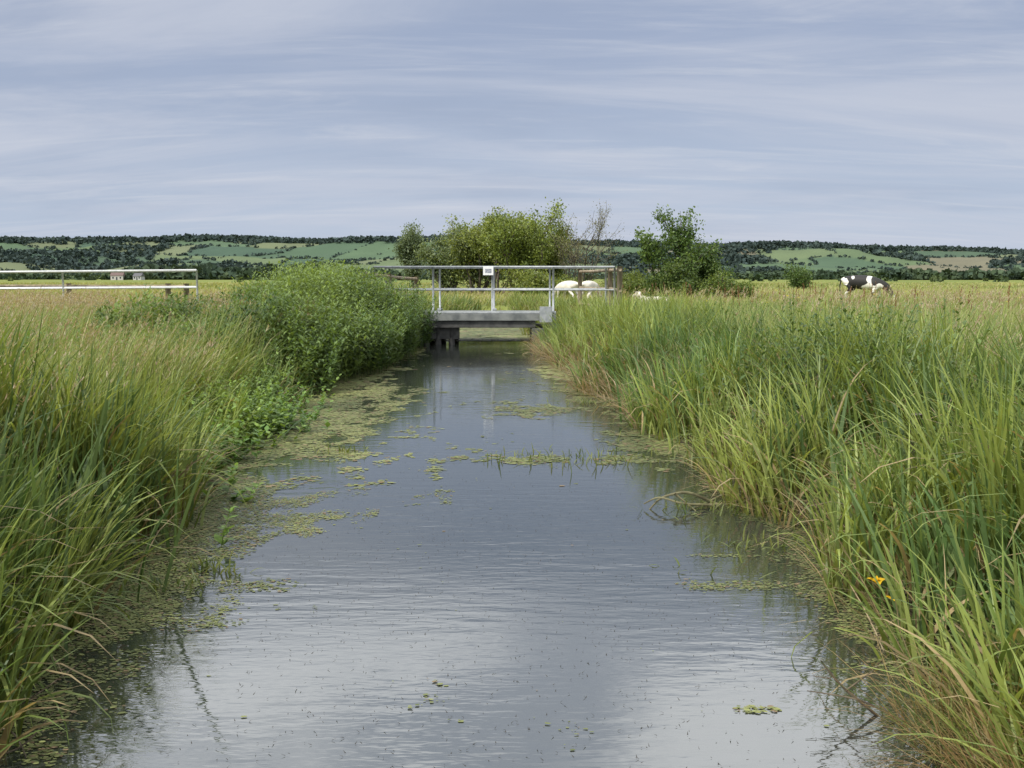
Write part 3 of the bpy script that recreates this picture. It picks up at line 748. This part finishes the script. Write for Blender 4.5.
# ------------------------------------------------------------------ cows
def cow_mat(name, mode):
    m, nt, n, l = new_mat(name)
    o = n.new('ShaderNodeOutputMaterial'); p = n.new('ShaderNodeBsdfPrincipled'); p.inputs['Roughness'].default_value = .7
    t = n.new('ShaderNodeTexCoord'); no = n.new('ShaderNodeTexNoise'); no.inputs['Scale'].default_value = 1.9 if mode == 'bw' else 4
    no.inputs['Detail'].default_value = 1
    mp = n.new('ShaderNodeMapping'); mp.inputs['Location'].default_value = (.35, .2, .6)
    l.new(t.outputs['Object'], mp.inputs[0]); l.new(mp.outputs[0], no.inputs['Vector'])
    r = n.new('ShaderNodeValToRGB'); e = r.color_ramp.elements
    src = no.outputs['Fac']
    if mode == 'bw':
        s = n.new('ShaderNodeSeparateXYZ'); l.new(t.outputs['Object'], s.inputs[0])
        wv = n.new('ShaderNodeMath'); wv.operation = 'SINE'
        mu = n.new('ShaderNodeMath'); mu.operation = 'MULTIPLY_ADD'; mu.inputs[1].default_value = 4.6; mu.inputs[2].default_value = 5.71
        l.new(s.outputs['X'], mu.inputs[0]); l.new(mu.outputs[0], wv.inputs[0])
        ad = n.new('ShaderNodeMath'); ad.operation = 'MULTIPLY_ADD'; ad.inputs[1].default_value = .10
        l.new(wv.outputs[0], ad.inputs[0]); l.new(no.outputs['Fac'], ad.inputs[2]); src = ad.outputs[0]
        e[0].position = .56; e[0].color = (.012, .011, .01, 1); e[1].position = .58; e[1].color = (.75, .72, .66, 1)
    else:
        e[0].position = .3; e[0].color = (.55, .5, .42, 1); e[1].position = .7; e[1].color = (.7, .66, .58, 1)
    l.new(src, r.inputs[0]); l.new(r.outputs[0], p.inputs['Base Color']); l.new(p.outputs[0], o.inputs[0])
    return m
M_bw = cow_mat('holstein_hide', 'bw'); M_wc = cow_mat('white_hide', 'w')
def cow(loc, rz, sc, mat, pose='graze'):
    V = []; Ed = []; Rd = []
    def v(x, y, z, r, par=None):
        V.append((x, y, z)); Rd.append(r); i = len(V)-1
        if par is not None: Ed.append((par, i))
        return i
    dz = 0 if pose != 'lie' else -.62
    hip = v(-.62, 0, 1.13+dz, .29)
    rump = v(-.9, 0, 1.14+dz, .2, hip)
    loin = v(-.3, 0, 1.06+dz, .35, hip); bel = v(.05, 0, 1.02+dz, .37, loin); ch = v(.42, 0, 1.02+dz, .34, bel)
    sh = v(.68, 0, 1.06+dz, .27, ch)
    if pose == 'graze':
        n1_ = v(.95, .02, .92, .19, sh); n2_ = v(1.16, .05, .66, .14, n1_); pol = v(1.3, .06, .42, .125, n2_); fc = v(1.4, .07, .24, .09, pol); v(1.47, .07, .1, .075, fc)
        ey = ((1.25, .2, .46), (1.25, -.08, .46))
    else:
        n1_ = v(.92, 0, 1.22+dz, .18, sh); n2_ = v(1.1, 0, 1.42+dz, .14, n1_); pol = v(1.24, 0, 1.52+dz, .13, n2_); fc = v(1.42, 0, 1.42+dz, .095, pol); v(1.58, 0, 1.32+dz, .08, fc)
        ey = ((1.18, .13, 1.56+dz), (1.18, -.13, 1.56+dz))
    for s in (0, 1):
        e1 = v(*ey[s], .04, pol); sg_ = 1 if s == 0 else -1
        v(ey[s][0]-.04, ey[s][1]+sg_*.12, ey[s][2]+.01, .028, e1)
    for s in (1, -1):
        if pose == 'lie':
            a = v(.6, s*.22, .3, .12, sh); b = v(.85, s*.26, .12, .06, a); c = v(.62, s*.3, .06, .045, b); v(.5, s*.3, .05, .05, c)
            a = v(-.6, s*.26, .35, .17, hip); b = v(-.3, s*.38, .2, .1, a); c = v(-.65, s*.42, .08, .06, b); v(-.35, s*.45, .05, .045, c)
        else:
            f = .06*s
            a = v(.6, s*.19, .8, .13, sh); b = v(.56+f, s*.2, .62, .085, a); c = v(.6+f*1.5, s*.2, .4, .058, b); d = v(.58+f*2, s*.2, .13, .042, c); v(.61+f*2, s*.2, .03, .055, d)
            a = v(-.66, s*.2, .95, .18, hip); b = v(-.5, s*.23, .74, .12, a); c = v(-.82-f, s*.22, .5, .062, b); d = v(-.77-f, s*.22, .13, .043, c); v(-.73-f, s*.22, .03, .055, d)
    t1 = v(-1.06, 0, 1.16+dz, .04, rump); t2 = v(-1.12, .02, .85+(dz*.7), .025, t1); t3 = v(-1.1, .03, .55+dz*.6, .022, t2); v(-1.1, .03, .38+dz*.5, .045, t3)
    me = bpy.data.meshes.new('body'); me.from_pydata(V, Ed, []); me.materials.append(mat)
    ob = bpy.data.objects.new('cow', me); scene.collection.objects.link(ob)
    sk = ob.modifiers.new('skin', 'SKIN'); sk.use_smooth_shade = True
    for i, sv in enumerate(me.skin_vertices[0].data):
        sv.radius = (Rd[i]*.92, Rd[i]*1.0); sv.use_root = (i == 0)
    sb = ob.modifiers.new('sub', 'SUBSURF'); sb.levels = 2; sb.render_levels = 2
    ob.location = loc; ob.rotation_euler = (0, 0, rz); ob.scale = (sc,)*3
    return ob
def cp(u, Yd): x = px(u, Yd); return (x, Yd, gz(x, Yd))
cow(cp(862, 50), math.radians(-38), 1.08, M_bw, 'graze')
cow(cp(567, 54), math.radians(125), .88, M_wc, 'graze')
cow(cp(590, 50), math.radians(60), .88, M_wc, 'graze')
cow(cp(655, 41), math.radians(130), .8, M_wc, 'lie')
